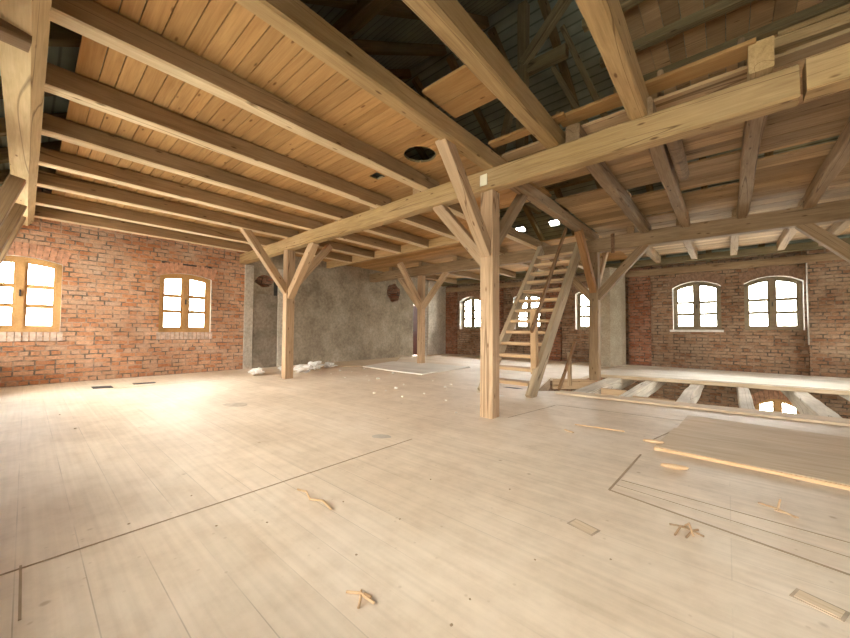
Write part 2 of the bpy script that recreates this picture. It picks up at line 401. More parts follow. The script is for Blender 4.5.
def wall(name, axis, pos, inward, u0, u1, z0, z1, openings, mat, thick=.5, revmat=None, gable=False):
    """wall with arched openings; openings (centre, width, sill, springing, rise). inward = +1/-1 along the wall normal"""
    bm = bmesh.new(); rev = []
    us = {u0, u1}; NSEG = 12
    for c, w, a, b, r in openings:
        for i in range(NSEG+1): us.add(round(c-w/2+w*i/NSEG, 5))
    us = sorted(us)
    # group openings by column interval
    def P(u, z, depth):
        n = pos - inward*depth
        return (n*S, u*S, z*S) if axis == 'y' else (u*S, n*S, z*S)
    cache = {}
    def V(u, z, d):
        k = (round(u,5), round(z,5), d)
        if k not in cache: cache[k] = bm.verts.new(P(u, z, d))
        return cache[k]
    def top(u):
        return z1 if not gable else max(z1, RIDGE_Z-SL*abs(u-RIDGE_Y)-.05)
    if gable:
        us = sorted(set(us) | {RIDGE_Y})
    for ua, ub in zip(us[:-1], us[1:]):
        um = (ua+ub)/2
        ops = sorted([o for o in openings if o[0]-o[1]/2 < um < o[0]+o[1]/2], key=lambda o: o[2])
        lo = (z0, z0)
        for c, w, a, b, r in ops:
            ha, hb = arch_z(ua, c, w, b, r), arch_z(ub, c, w, b, r)
            for d in (0, thick): bm.faces.new((V(ua,lo[0],d), V(ub,lo[1],d), V(ub,a,d), V(ua,a,d)))
            rev.append(bm.faces.new((V(ua,a,0), V(ub,a,0), V(ub,a,thick), V(ua,a,thick))))
            rev.append(bm.faces.new((V(ua,ha,0), V(ub,hb,0), V(ub,hb,thick), V(ua,ha,thick))))
            lo = (ha, hb)
        for d in (0, thick): bm.faces.new((V(ua,lo[0],d), V(ub,lo[1],d), V(ub,top(ub),d), V(ua,top(ua),d)))
        bm.faces.new((V(ua,top(ua),0), V(ub,top(ub),0), V(ub,top(ub),thick), V(ua,top(ua),thick)))
        bm.faces.new((V(ua,z0,0), V(ub,z0,0), V(ub,z0,thick), V(ua,z0,thick)))
    for c, w, a, b, r in openings:
        for u in (c-w/2, c+w/2):
            rev.append(bm.faces.new((V(round(u,5),a,0), V(round(u,5),a,thick), V(round(u,5),b,thick), V(round(u,5),b,0))))
    for u in (u0, u1):
        bm.faces.new((V(u,z0,0), V(u,z0,thick), V(u,top(u),thick), V(u,top(u),0)))
    bmesh.ops.remove_doubles(bm, verts=bm.verts[:], dist=1e-5)
    for f in rev:
        if f.is_valid: f.material_index = 1
    me = me_from(bm, name); me.materials.append(mat); me.materials.append(revmat or mat)
    o = link(name, me); return struct(o)

# ------------------------------------------------------------------ windows
WN = [0]
def window(axis, pos, inward, c, w, a, b, rise, depth, mat, label=None, arch=True, sill=False, bars=2, archmat=None, pane=None, bt=.045):
    """double casement with glazing bars set into an opening; bars per sash; returns the window empty"""
    WN[0] += 1
    def P(u, n, z):   # n measured into the wall from the face
        q = pos - inward*n
        return (q, u, z) if axis == 'y' else (u, q, z)
    root = empty('window_%d' % WN[0], P(c, depth, a)); struct(root)
    T = .085          # frame width
    def part(name, polys, n0, n1, mt, par=root):
        bm = bmesh.new()
        for poly in polys:
            A = [bm.verts.new(Vector(P(u, n0, z))*S-root.location) for u, z in poly]; B = [bm.verts.new(Vector(P(u, n1, z))*S-root.location) for u, z in poly]
            bm.faces.new(A); bm.faces.new(B)
            for i in range(len(poly)):
                j = (i+1) % len(poly); bm.faces.new((A[i], A[j], B[j], B[i]))
        o = link(name, me_from(bm, name), par, mt); return o
    K = 12
    us = [c-w/2+w*i/K for i in range(K+1)]
    top = lambda u: arch_z(u, c, w, b, rise)
    def arc(u0, u1, zoff0, zoff1):
        out = []
        n = max(2, int(K*(u1-u0)/w))
        for i in range(n):
            ua, ub = u0+(u1-u0)*i/n, u0+(u1-u0)*(i+1)/n
            out.append([(ua, top(ua)-zoff1), (ub, top(ub)-zoff1), (ub, top(ub)-zoff0), (ua, top(ua)-zoff0)])
        return out
    rect = lambda u0, u1, z0, z1: [(u0,z0),(u1,z0),(u1,z1),(u0,z1)]
    # outer frame
    fr = [rect(c-w/2, c-w/2+T, a, top(c-w/2+T/2)-T*.5), rect(c+w/2-T, c+w/2, a, top(c+w/2-T/2)-T*.5), rect(c-w/2+T, c+w/2-T, a, a+T)]
    fr += arc(c-w/2, c+w/2, 0, T)
    part('window_frame', fr, depth, depth+.11, mat)
    part('mullion', [rect(c-.06, c+.06, a+T, top(c)-T)], depth-.02, depth+.09, mat)
    part('window_latch', [rect(c-.015, c+.015, a+.55*(b-a)-.07, a+.55*(b-a)+.07)], depth-.05, depth-.02, M['dark'])
    for s in (-1, 1):
        ui, uo = (c+.06, c+w/2-T) if s > 0 else (c-w/2+T, c-.06)
        sash = [rect(ui, ui+.045, a+T, top(ui+.02)-T), rect(uo-.045, uo, a+T, top(uo-.02)-T), rect(ui+.045, uo-.045, a+T, a+T+.055)]
        sash += arc(ui+.045, uo-.045, T, T+.05)
        so = part('sash', sash, depth+.02, depth+.07, mat)
        h0, h1 = a+T+.055, b-T-.02
        br = []
        for k in range(bars):
            z = h0+(h1-h0)*(k+1)/(bars+1)
            br.append(rect(ui+.045, uo-.045, z-bt, z+bt))
        part('glazing_bar', br, depth+.025, depth+.065, mat, so)
        part('pane', [[(ui+.03, a+T+.03), (uo-.03, a+T+.03), (uo-.03, top(uo-.03)-T-.02), ((ui+uo)/2, top((ui+uo)/2)-T-.02), (ui+.03, top(ui+.03)-T-.02)]], depth+.043, depth+.049, pane or M['glass'], so)
    if arch:
        bm = bmesh.new(); n = int(w/.085)
        for i in range(n):
            u0, u1 = c-w/2-.06+(w+.12)*(i+.07)/n, c-w/2-.06+(w+.12)*(i+.93)/n
            fan = .12
            z0a, z0b = arch_z(max(min(u0,c+w/2),c-w/2), c, w, b, rise)+.0, arch_z(max(min(u1,c+w/2),c-w/2), c, w, b, rise)+.0
            hh = .30
            q = [(u0, z0a), (u1, z0b), (u1+(u1-c)*fan, z0b+hh), (u0+(u0-c)*fan, z0a+hh)]
            nn = -.012-rnd.random()*.012
            A = [bm.verts.new(Vector(P(u, nn, z))*S-root.location) for u, z in q]; B = [bm.verts.new(Vector(P(u, .06, z))*S-root.location) for u, z in q]
            bm.faces.new(A); bm.faces.new(B)
            for k in range(4): bm.faces.new((A[k], A[(k+1)%4], B[(k+1)%4], B[k]))
        link('brick_arch', me_from(bm, 'brick_arch'), root, archmat or M['onebrick'])
    if sill:
        bm = bmesh.new(); n = int((w+.1)/.1)
        for i in range(n):
            u0, u1 = c-w/2-.05+(w+.1)*(i+.08)/n, c-w/2-.05+(w+.1)*(i+.92)/n
            q = rect(u0, u1, a-.2, a-.005); nn = -.02-rnd.random()*.015
            A = [bm.verts.new(Vector(P(u, nn, z))*S-root.location) for u, z in q]; B = [bm.verts.new(Vector(P(u, .1, z))*S-root.location) for u, z in q]
            bm.faces.new(A); bm.faces.new(B)
            for k in range(4): bm.faces.new((A[k], A[(k+1)%4], B[(k+1)%4], B[k]))
        link('brick_sill', me_from(bm, 'brick_sill'), root, M['onebrickp'])
    # daylight portal filling the opening, just outside
    li = bpy.data.lights.new('window_daylight', 'AREA'); li.shape = 'RECTANGLE'; li.size = w*S; li.size_y = (b+rise-a)*S
    li.cycles.is_portal = True
    lo = bpy.data.objects.new('window_daylight', li); COL.objects.link(lo)
    lo.location = Vector(P(c, .52, (a+b+rise)/2))*S
    nrm = Vector((inward,0,0)) if axis == 'y' else Vector((0,inward,0))
    lo.rotation_euler = nrm.to_track_quat('-Z', 'Z').to_euler()
    return root

WWO = [(-.10, 1.24, 1.16, 2.70, .10), (2.955, 1.24, 1.16, 2.70, .10)]
NWX = [(-9.97, 1.28), (-6.90, 1.28), (-4.10, 1.28), (-.77, 1.30), (1.09, 1.30)]
NWO = [(c, w, 1.33, 2.80, .20) for c, w in NWX]
LWO = [(1.15, 1.05, -2.4, -1.02, .26), (-4.1, 1.1, -2.4, -1.05, .2), (-6.9, 1.1, -2.4, -1.05, .2)]  # last two are unseen, added to let light into the lower room
SWO = [(-9.95, 2.1, .9, 2.85, .12)] + [(c, 1.35, 1.1, 2.75, .12) for c in (-7.5, -4.9, -2.2, .6, 3.4)]  # unseen; right-hand ones added, leftmost widened, to brighten floor and walls
LSO = [(c, 1.9, -3.0, -.9, .12) for c in (-4.5, -1.8, .9, 3.6)]  # unseen lower windows, added so daylight reaches the space under the pit
EWO = [(c, 1.25, 1.1, 2.75, .12) for c in (10.6, 13.2)]  # unseen east windows added to brighten the far bay and right floor

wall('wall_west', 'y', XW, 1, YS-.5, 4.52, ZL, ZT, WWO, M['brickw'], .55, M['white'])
ww = wall('wall_west_plaster', 'y', XW, 1, 4.52, YN+.5, ZL, ZT, [(12.86, 1.04, 0.0, 2.52, 0.0)], M['plast'], .55, M['plastl'])
wall('wall_west_gable', 'y', XW, 1, YS-.5, YN+.5, ZT+.001, ZT+.01, [], M['bricks_y'], .3, gable=True)
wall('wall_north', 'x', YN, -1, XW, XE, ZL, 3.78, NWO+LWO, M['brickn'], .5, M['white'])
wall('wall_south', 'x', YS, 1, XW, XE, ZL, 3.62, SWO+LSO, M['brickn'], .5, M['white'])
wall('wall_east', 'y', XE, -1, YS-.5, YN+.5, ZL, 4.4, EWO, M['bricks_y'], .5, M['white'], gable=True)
for o in WWO: window('y', XW, 1, *o, .10, M['pine'], sill=True, archmat=M['archw'], pane=M['dusty'])
for o in NWO: window('x', YN, -1, *o, .26, M['frame'], archmat=M['archn'], pane=M['northpane'])
for o in LWO: window('x', YN, -1, *o, .26, M['pine'], bars=1, pane=M['northpane'])
for o in SWO+LSO: window('x', YS, 1, *o, .26, M['pine'])
for o in EWO: window('y', XE, -1, *o, .26, M['pine'])

# broken openings in the plaster
def cutter(p, size, seed):
    bm = bmesh.new(); bmesh.ops.create_icosphere(bm, subdivisions=3, radius=1)
    for v in bm.verts:
        v.co *= 1+.28*noise.noise(v.co*2+Vector((seed,0,0)))
        v.co = Vector((v.co.x*size[0]*S, v.co.y*size[1]*S, v.co.z*size[2]*S))
    me = me_from(bm, 'c'); me.materials.append(M['bricks_y']); o = link('c', me); o.location = Vector(p)*S; return o
bpy.context.view_layer.update()
boolean_cut(ww, [cutter((XW, 11.0, 2.95), (.5,.42,.42), 2), cutter((XW, 5.13, 2.84), (.28,.3,.2), 5)])

# plaster strips, chase, pipe on the west wall; piers on the north wall
struct(box('trim_1', XW-.02, XW+.035, 4.50, 4.77, 0, 3.3, M['plastl']))
struct(box('trim_2', XW-.02, XW+.05, 5.58, 5.83, 0, 3.3, M['plastl'], bev=.01))
struct(box('trim_3', XW-.02, XW+.022, 4.77, 5.58, 0, 2.4, M['plastd'], bev=.02))
box_d = box('wall_chase', XW-.05, XW+.012, 5.44, 5.56, 1.9, 3.1, M['dark'], bev=0); struct(box_d)
struct(box('wall_west_pier', XW-.02, XW+.05, 13.42, 15.0, 0, 3.84, M['plastl'], bev=.01))
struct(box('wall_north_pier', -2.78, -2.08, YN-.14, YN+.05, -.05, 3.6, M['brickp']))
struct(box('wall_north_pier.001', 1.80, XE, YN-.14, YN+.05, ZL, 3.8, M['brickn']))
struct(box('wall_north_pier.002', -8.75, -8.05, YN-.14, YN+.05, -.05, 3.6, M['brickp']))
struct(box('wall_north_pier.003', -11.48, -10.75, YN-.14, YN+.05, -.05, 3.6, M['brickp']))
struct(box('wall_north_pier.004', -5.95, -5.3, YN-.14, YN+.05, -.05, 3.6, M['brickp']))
struct(box('trim_4', XW, XE, YN-.16, YN-.005, 3.3, 3.52, M['old']))
struct(box('trim_6', 1.785, 1.808, YN-.148, YN-.02, .9, 3.3, M['white'], bev=.01))  # white strip painting the lit pilaster edge, along with lime remnants
struct(box('trim_8', XW, XE, 14.30, 14.56, 3.60, 3.80, M['loft']))  # dark plate added to hide the lit strip of roof behind
struct(box('trim_7', -1.52, -.06, YN-.03, YN+.02, 1.26, 1.335, M['white'], bev=.012))
# slot over the second west window
struct(box('trim_5', XW-.02, XW+.015, 2.36, 3.56, 3.03, 3.075, M['dark'], bev=0))
# door in the plaster wall
dr = empty('door_1', (XW-.22, 12.86, 0)); struct(dr)
box('door_leaf', XW-.27, XW-.2, 12.36, 13.36, .02, 2.5, M['door'], dr)
box('door_rail', XW-.2, XW-.18, 12.42, 13.3, 1.1, 1.25, M['door'], dr)
box('door_handle', XW-.2, XW-.13, 12.45, 12.56, 1.22, 1.27, M['dark'], dr)

# ------------------------------------------------------------------ floor
PIT = [(-3.05,7.04),(-2.66,7.36),(-1.9,7.47),(-.93,7.57),(.15,7.72),(1.31,7.80),(XE,8.1)]
floor_pts = [(XW,YS),(XE,YS)] + PIT[::-1] + [(-3.6,9.25),(-2.98,9.72),(-2.98,11.05),(-2.98,YN),(XW,YN)]
fl = struct(prism('floor', floor_pts, -.07, 0, M['floor']))
fl2 = struct(prism('floor_lower', [(XW,YS),(XE,YS),(XE,YN),(XW,YN)], ZL-.1, ZL, M['lower']))
# joint between the board ends (seam along y at x=-2.77) and further butt joints
def seam(name, a, b, w=.014):
    a = Vector((*a,0)); b = Vector((*b,0)); d = (b-a).normalized(); n = Vector((-d.y,d.x,0))*w/2
    return struct(prism(name, [(a+n).to_tuple()[:2], (b+n).to_tuple()[:2], (b-n).to_tuple()[:2], (a-n).to_tuple()[:2]], .0005, .003, M['joint']))
seam('floor_joint', (-2.79,-.2), (-2.75,2.95), .012)
seam('floor_joint.001', (-2.82,.02), (-2.3,.02), .010)
seam('floor_joint.002', (-.72,3.06), (-.68,4.15), .016)
seam('floor_joint.003', (-.68,4.75), (-.48,5.65), .014)
seam('floor_joint.004', (-.72,3.06), (3.0,2.34), .018)
seam('floor_joint.005', (-.69,3.33), (3.0,3.12), .010)
seam('floor_joint.006', (-.70,3.2), (3.0,2.74), .006)
seam('floor_joint.007', (-2.4,4.6), (-2.2,5.9), .010)
seam('floor_joint.008', (-2.2,5.95), (1.5,6.3), .012)
seam('floor_joint.009', (-9.6,1.2), (-9.55,3.2), .008)

# raised planks, right foreground
t = prism('floor_plank', [(-.60,4.42),(4.6,4.15),(4.6,5.25),(-.52,5.42)], .002, .04, M['plank'])
tag(t, 'wide raised floor plank with bright split front edge at right', 'plank', None)
t = timber('plank_edge', (-.6,4.405,.021), (4.6,4.135,.021), .028, .03, M['split'], wob=.008, ch=.004)
tag(t, 'long bright splintered strip along the front of the raised floor plank', 'plank strip')
t = prism('floor_plank', [(-.50,5.45),(4.6,5.28),(4.6,6.15),(-.45,6.45)], .002, .03, M['plank'])
tag(t, 'raised floor plank directly behind the one with the bright split edge', 'plank')
t = prism('floor_plank', [(-2.6,6.98),(4.8,7.55),(4.8,8.0),(1.31,7.72),(-2.6,7.28)], .002, .035, M['plank'])
tag(t, 'long floor plank along the near edge of the open floor pit', 'plank')

# loose sheets at the back left
t = prism('floor_sheet', [(-6.47,7.33),(-6.52,9.82),(-8.45,9.9),(-9.9,9.5),(-9.3,7.5),(-7.5,7.3)], .002, .035, M['pale'])
tag(t, 'pale flat board sheet lying in front of the far timber post', 'board sheet')
t = prism('floor_sheet', [(-9.35,7.55),(-9.95,9.7),(-11.2,11.2),(-11.2,6.9),(-10.3,6.6)], .002, .03, M['plank'])
tag(t, 'beige board sheet lying along the foot of the grey plaster wall', 'board sheet')

# floor beams over the pit and the boards beyond
bx = [(-2.46,.34,'dusty floor beam under the right post at the left end of the pit'),
      (-1.62,.20,'dusty floor beam bridging the pit, second from its left end'),
      (-.66,.20,'dusty floor beam bridging the middle of the pit'),
      (.26,.20,'dusty floor beam bridging the pit just left of the arched window below'),
      (1.22,.26,'wide dusty floor beam bridging the pit just right of the arched window below'),
      (2.3,.24,'dusty floor beam under the post past the right edge, far right of the pit')]
for i, (x, w, lab) in enumerate(bx):
    ya = 6.5
    t = timber('floor_beam', (x, ya, -.235), (x+.03, 15.1, -.235), w, .32, M['dustbeam'], wob=.012)
    tag(t, lab, 'beam', 'floor beams across the open pit')
for x0, x1, y, lab in ((-1.5,-.78,8.35,'brown cross board set between the second and third pit beams'),
                  (-.55,.15,8.1,'brown cross board set between the third and fourth pit beams'),
                  (-2.27,-1.74,9.0,'brown cross board set between the first and second pit beams')):
    tag(timber('cross_board', (x0,y,-.2), (x1,y,-.2), .06, .24, M['post']), lab, 'board', 'cross boards in the pit')
tag(timber('cross_board', (-3.55,9.32,-.16), (-2.65,9.95,-.16), .07, .26, M['post']), 'brown edge board at the stairwell end of the pit', 'board', 'cross boards in the pit')
tag(timber('cross_board', (-3.1,7.1,-.16), (-3.62,9.25,-.16), .06, .26, M['old']), 'dark edge board along the short left side of the pit', 'board', 'cross boards in the pit')
# white boards beyond the pit
t = prism('walk_board', [(-3.0,11.1),(2.1,11.72),(4.8,12.05),(4.8,12.75),(2.1,12.45),(-3.0,11.85)], -.07, .03, M['pale'])
tag(t, 'whitish walkway board along the far edge of the pit', 'board')
t = prism('walk_board', [(-3.0,11.88),(4.8,12.79),(4.8,14.0),(-3.0,13.1)], -.07, .02, M['pale'])
tag(t, 'whitish walkway board in the middle of the strip before the window wall', 'board')
t = prism('walk_board', [(-3.0,13.13),(4.8,14.03),(4.8,14.84),(-2.1,14.84),(-2.1,14.99),(-3.0,14.84)], -.07, .02, M['pale'])
tag(t, 'whitish walkway board against the foot of the window wall', 'board')
t = timber('edge_batten', (-3.0,11.05,-.04), (4.8,12.0,-.04), .05, .09, M['plank'])
tag(t, 'thin pale batten under the front edge of the whitish walkway board', 'batten')

# render-faced pier
t = prism('render_pier', [(-3.66,13.75),(-3.12,13.62),(-2.86,14.15),(-2.86,14.82),(-3.66,14.82)], 0, 3.55, M['concrete'])
t['kind'] = 'structure'; t.name = 'wall_north_flue'

# ------------------------------------------------------------------ main timbers
tag(timber('main_beam', (XW-.1,4.43,3.45), (.515,4.43,3.45), .20, .30, M['beam'], wob=.009, ch=.02), 'long golden main beam over the near posts, running out at upper right', 'beam')
tag(timber('main_beam', (.555,4.43,3.47), (XE+.2,4.43,3.47), .21, .29, M['beam'], wob=.012), 'continuation of the near main beam beyond the dark joint, upper right corner', 'beam')
tag(timber('main_beam', (XW-.1,9.68,3.47), (XE+.2,9.68,3.47), .22, .35, M['old'], wob=.009, ch=.02), 'grey brown main beam over the far posts', 'beam')
# purlin over the south end of the ceiling joists (rolled timber)
bm = bmesh.new()
prof = [(-.21,3.50),(-.035,3.47),(.055,3.60),(.06,3.80),(-.21,3.82)]
rings = []
for i in range(14):
    x = XW-.1+ (XE-.2-XW)*i/13
    rings.append([bm.verts.new(((x)*S, (y+.008*noise.noise((x,k*7,0)))*S, (z+.012*noise.noise((x,k*5,4)))*S)) for k, (y, z) in enumerate(prof)])
for a, b in zip(rings[:-1], rings[1:]):
    for k in range(5): bm.faces.new((a[k], a[(k+1)%5], b[(k+1)%5], b[k]))
bm.faces.new(rings[0]); bm.faces.new(rings[-1])
tag(link('wall_purlin', me_from(bm, 'wall_purlin'), None, M['purlin']), 'pale cracked purlin at the far left edge, carrying the joist ends', 'purlin')
tag(timber('cross_timber', (-4.04,-.04,3.57), (-3.98,-.62,3.57), .18, .30, M['old']), 'short grey timber butting against the pale purlin at top left', 'timber')
for k, (x, lab) in enumerate(((-8.0,'widest of the sloping struts under the pale purlin, left edge'), (-9.7,'middle of the sloping struts under the pale purlin, left edge'), (-10.7,'farthest of the sloping struts under the pale purlin, left edge'))):
    tag(timber('sloping_strut', (x,-.13,3.52), (x,-.99,.7), .2, .17, M['old'], up=(0,1,0)), lab, 'strut', 'sloping struts under the pale purlin')
bxl = box('junction_box', XW+.0, XW+.12, -.75, -.28, 3.15, 3.4, M['dark']); tag(bxl, 'small dark box high on the brick wall at the left edge', 'box')
tag(tube('cable', [(XW+.04,-.30,3.14),(XW+.06,-.26,3.0),(XW+.06,-.42,2.88),(XW+.06,-.6,2.86)], .012, M['cable']), 'white cable hanging from the dark box at the left edge', 'cable')

def pale_lit_bottom(o):
    # stained sides; undersides paler, with bounce light from below put into the colour
    o.data.materials.append(M['joistlit'])
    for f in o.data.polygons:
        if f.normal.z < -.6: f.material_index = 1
# ceiling joists, south bay
JW, JZ0 = .165, 3.60
names = {-3.785:'first full ceiling joist left of the round ceiling hole', -4.995:'second ceiling joist left of the round ceiling hole, passing the square hole',
         -6.19:'third ceiling joist counted left from the round ceiling hole', -7.37:'fourth ceiling joist counted left from the round ceiling hole',
         -8.50:'fifth ceiling joist counted left from the round hole', -9.83:'sixth ceiling joist from the round hole, next to last before the brick wall',
         -11.0:'last ceiling joist, closest to the brick wall with two windows'}
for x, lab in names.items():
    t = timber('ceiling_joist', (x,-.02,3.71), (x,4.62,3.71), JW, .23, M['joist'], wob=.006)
    pale_lit_bottom(t); tag(t, lab, 'joist', 'joists under the boarded ceiling')
tag(timber('ceiling_joist', (-2.545,-.3,3.715), (-2.575,5.1,3.715), .17, .24, M['beam'], wob=.009, ch=.02), 'big golden joist just right of the round hole, edge of the boarded ceiling', 'joist')
tag(timber('ceiling_joist', (-1.635,-.3,3.73), (-1.635,4.62,3.73), .17, .27, M['beam'], wob=.009, ch=.02), 'big cracked golden joist crossing the open loft at top centre', 'joist')
tag(timber('ceiling_joist', (-.69,-.3,3.76), (-.69,4.66,3.76), .165, .33, M['beam'], wob=.008, ch=.02), 'big golden joist crossing the open loft, right of the cracked one', 'joist')
tag(timber('joist_stub', (.285,4.31,3.77), (.285,4.68,3.77), .17, .28, M['beam'], wob=.006), 'sawn joist stub with end grain sitting on the main beam', 'joist')

# joists, north bay
nb = [(-9.9,7.4,'joist behind the near beam, closest to the plaster wall'), (-8.72,7.4,'joist behind the near beam, second from the plaster wall'), (-7.5,7.4,'joist behind the near beam, third from the plaster wall'),
      (-6.4,7.4,'joist behind the near beam, fourth from the plaster wall'), (-5.2,9.8,'joist behind the near beam left of the middle post'), (-4.05,9.8,'joist along the left side of the stair opening')]
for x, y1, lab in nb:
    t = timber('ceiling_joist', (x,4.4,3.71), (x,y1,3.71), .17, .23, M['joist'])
    pale_lit_bottom(t); tag(t, lab, 'joist', 'joists of the north bay')
tag(timber('trimmer', (-11.4,7.48,3.71), (-5.3,7.48,3.71), .14, .24, M['beam']), 'light trimmer board closing the joist ends ahead of the plaster wall', 'trimmer')
for x, lab in ((-2.59,'grey joist along the right side of the stair opening'), (-1.41,'grey joist right of the stair opening, behind the near beam'),
               (-.655,'grey joist beside the rounded log, behind the near beam'), (.285,'grey joist under the sawn stub, right of the rounded log'), (1.21,'grey joist behind the near beam at the right edge')):
    tag(timber('ceiling_joist', (x,4.38 if x != .285 else 4.72,3.70), (x,9.85,3.70), .165, .22, M['old'], wob=.012, ch=.02), lab, 'joist', 'joists of the north bay')
# joist tails beyond the far beam
for x, lab in ((-1.72,'joist tail beyond the far beam, just right of the rendered pier'), (-.74,'joist tail beyond the far beam, above the left of the two right windows'),
               (.2,'joist tail beyond the far beam, between the two right windows'), (1.2,'joist tail beyond the far beam, above the rightmost window'), (2.0,'joist tail beyond the far beam at the right edge'),
               (-4.0,'joist tail beyond the far beam, left of the rendered pier'), (-5.4,'joist tail beyond the far beam, over the window behind the stair'), (-7.0,'joist tail beyond the far beam, over the middle of the window wall'), (-8.6,'joist tail beyond the far beam, beside the far left window'), (-10.2,'joist tail beyond the far beam, in the far left corner')):
    tag(timber('joist_tail', (x,9.6,3.71), (x,14.05,3.71), .16, .22, M['joist'], wob=.008), lab, 'joist', 'joist tails before the window wall')
# round log lying beside a grey joist
bm = bmesh.new(); bmesh.ops.create_cone(bm, cap_ends=True, segments=12, radius1=.075*S, radius2=.085*S, depth=1.5*S)
o = link('round_log', me_from(bm, 'round_log'), None, M['old']); o.rotation_euler = (math.pi/2, 0, 0); o.location = Vector((-.46,5.85,3.67))*S
tag(o, 'short rounded log lying beside a grey joist', 'log')

# ------------------------------------------------------------------ ceilings of boards
def boards(name, x0, x1, y0, y1, z, mat, th=.035, wmin=.10, wmax=.2, gap=.009, along='x', skip=(), sag=.004, e1k=1):
    bm = bmesh.new(); y = y0
    while y < y1:
        w = rnd.uniform(wmin, wmax); ye = min(y+w, y1)
        if not any(a <= (y+ye)/2 <= b for a, b in skip):
            dz = rnd.uniform(0, sag)
            e0, e1 = rnd.uniform(0,.03), rnd.uniform(0,.03)*e1k
            if along == 'x': bm_box(bm, x0-e0, x1+e1, y, ye-gap, z+dz, z+dz+th, rnd.random())
            else: bm_box(bm, y, ye-gap, x0-e0, x1+e1, z+dz, z+dz+th, rnd.random())
        y = ye
    o = link(name, me_from(bm, name), None, mat); return o
def cyl(p, r, h):
    bm = bmesh.new(); bmesh.ops.create_cone(bm, cap_ends=True, segments=32, radius1=r*S, radius2=r*S, depth=h*S); me = me_from(bm,'c'); me.materials.append(M['loft']); o = link('c', me); o.location = Vector(p)*S; return o
def cutbox(x0,x1,y0,y1,z0,z1):
    bm = bmesh.new(); bm_box(bm,x0,x1,y0,y1,z0,z1); me = me_from(bm,'c'); me.materials.append(M['loft']); return link('c', me)
ce = struct(boards('ceiling', XW+.12, -2.56, .255, 4.55, 3.835, M['board'], wmin=.10, wmax=.18, e1k=0))
boolean_cut(ce, [cyl((-3.37,3.74,3.85), .235, .3), cutbox(-4.50,-4.29,3.71,3.90,3.7,4.0)])
ring = bmesh.new()
struct(boards('ceiling_north', XW+.05, -4.1, 4.5, 9.75, 3.835, M['board'], wmin=.15, wmax=.26))
struct(boards('ceiling_north.001', XW+.05, -2.5, 9.75, 14.0, 3.835, M['board'], wmin=.15, wmax=.26))
struct(boards('ceiling_north.002', -4.15, -2.5, 4.56, 6.55, 3.835, M['board'], wmin=.15, wmax=.26))
struct(boards('ceiling_north.003', -2.5, -1.35, 4.56, 9.75, 3.835, M['oldboard'], wmin=.18, wmax=.3, skip=((5.9,6.9),)))
struct(boards('ceiling_north.004', -1.45, -.65, 4.56, 9.75, 3.835, M['oldboard'], wmin=.15, wmax=.25, skip=((7.15,7.5),(9.0,9.12))))
struct(boards('ceiling_north.005', -.7, .28, 4.56, 9.75, 3.83, M['oldboard'], wmin=.15, wmax=.3, skip=((6.42,6.7),(7.85,7.95))))
struct(boards('ceiling_north.006', .24, 1.25, 4.56, 9.75, 3.83, M['oldboard'], wmin=.1, wmax=.25, skip=((6.85,7.1),)))
struct(boards('ceiling_north.007', 1.2, XE, 4.56, 9.75, 3.83, M['oldboard'], wmin=.15, wmax=.3))
struct(boards('ceiling_north.008', -2.5, XE, 9.75, 14.0, 3.83, M['oldboard'], wmin=.15, wmax=.3))
# a few loose planks over the opening in the loft floor
for x0,x1,y0,y1,z,lab in ((-2.50,-1.6,2.80,3.10,3.875,'upper of two boards laid between the big joists at top centre'), (-2.50,-1.6,3.11,3.42,3.875,'lower of two boards laid between the big joists at top centre'),
                          (-2.50,-1.45,4.20,4.36,3.88,'narrow board between the big joists, just in front of the main beam'),
                          (-1.56,.25,4.28,4.52,3.90,'long board resting on the main beam under the open loft')):
    tag(box('loft_board', x0,x1,y0,y1,z,z+.04, M['board'], bev=.004), lab, 'board')
tag(timber('loft_rail', (.37,4.62,3.99),(2.6,4.72,3.99), .12,.1, M['beam']), 'long narrow rail above the main beam at upper right', 'rail')
tag(timber('loft_rail', (-.5,4.95,4.28),(.18,4.95,4.28), .05,.05, M['beam']), 'short thin rail above the main beam, left of the sawn stub', 'rail')
tag(timber('loft_rail', (.45,5.0,4.33),(1.6,5.0,4.33), .05,.05, M['beam']), 'short thin rail above the main beam, right of the sawn stub', 'rail')
for x in (-.55,.17):
    tag(timber('rail_upright', (x,4.95,3.87),(x,4.95,4.4), .06,.06, M['old'], up=(0,1,0)), 'small upright holding the thin rail %s' % ('next to the big golden joist' if x < 0 else 'next to the sawn stub'), 'upright')

# ------------------------------------------------------------------ posts with braces
def post(x, y, top, w, mat, label, braces, label_mats=()):
    r = empty('timber_post', (x, y, 0))
    timber('shaft', (x,y,0), (x,y,top), w, w, mat, r, up=(0,1,0), wob=.006, ch=.012)
    for (dx, dy, z0, z1, m, bw) in braces:
        # foot on the shaft at z0, head at horizontal offset (dx,dy), height z1
        timber('knee_brace', (x+dx*.05, y+dy*.05, z0), (x+dx, y+dy, z1), bw, bw*.95, m, r, up=((0,1,0) if dx else (1,0,0)), wob=.005, ch=.010)
    tag(r, label, 'post'); return r
post(-2.63,4.48,3.30,.21,M['post'],'nearest timber post with knee braces, centre of the hall', [(0,-1.13,2.38,3.66,M['post'],.17),(-.98,0,2.25,3.33,M['post'],.17),(0,1.15,2.5,3.64,M['old'],.15)])
post(-8.55,4.45,3.30,.215,M['post'],'timber post with knee braces before the corner of brick and plaster walls', [(0,-1.15,2.22,3.66,M['post'],.17),(1.2,0,2.1,3.33,M['post'],.18),(0,1.2,2.3,3.64,M['post'],.17)])
post(-8.60,9.68,3.29,.215,M['post'],'farthest timber post with knee braces, by the door', [(0,-1.15,2.22,3.6,M['post'],.17),(1.2,0,2.1,3.33,M['post'],.17),(-1.15,0,2.1,3.33,M['post'],.17)])
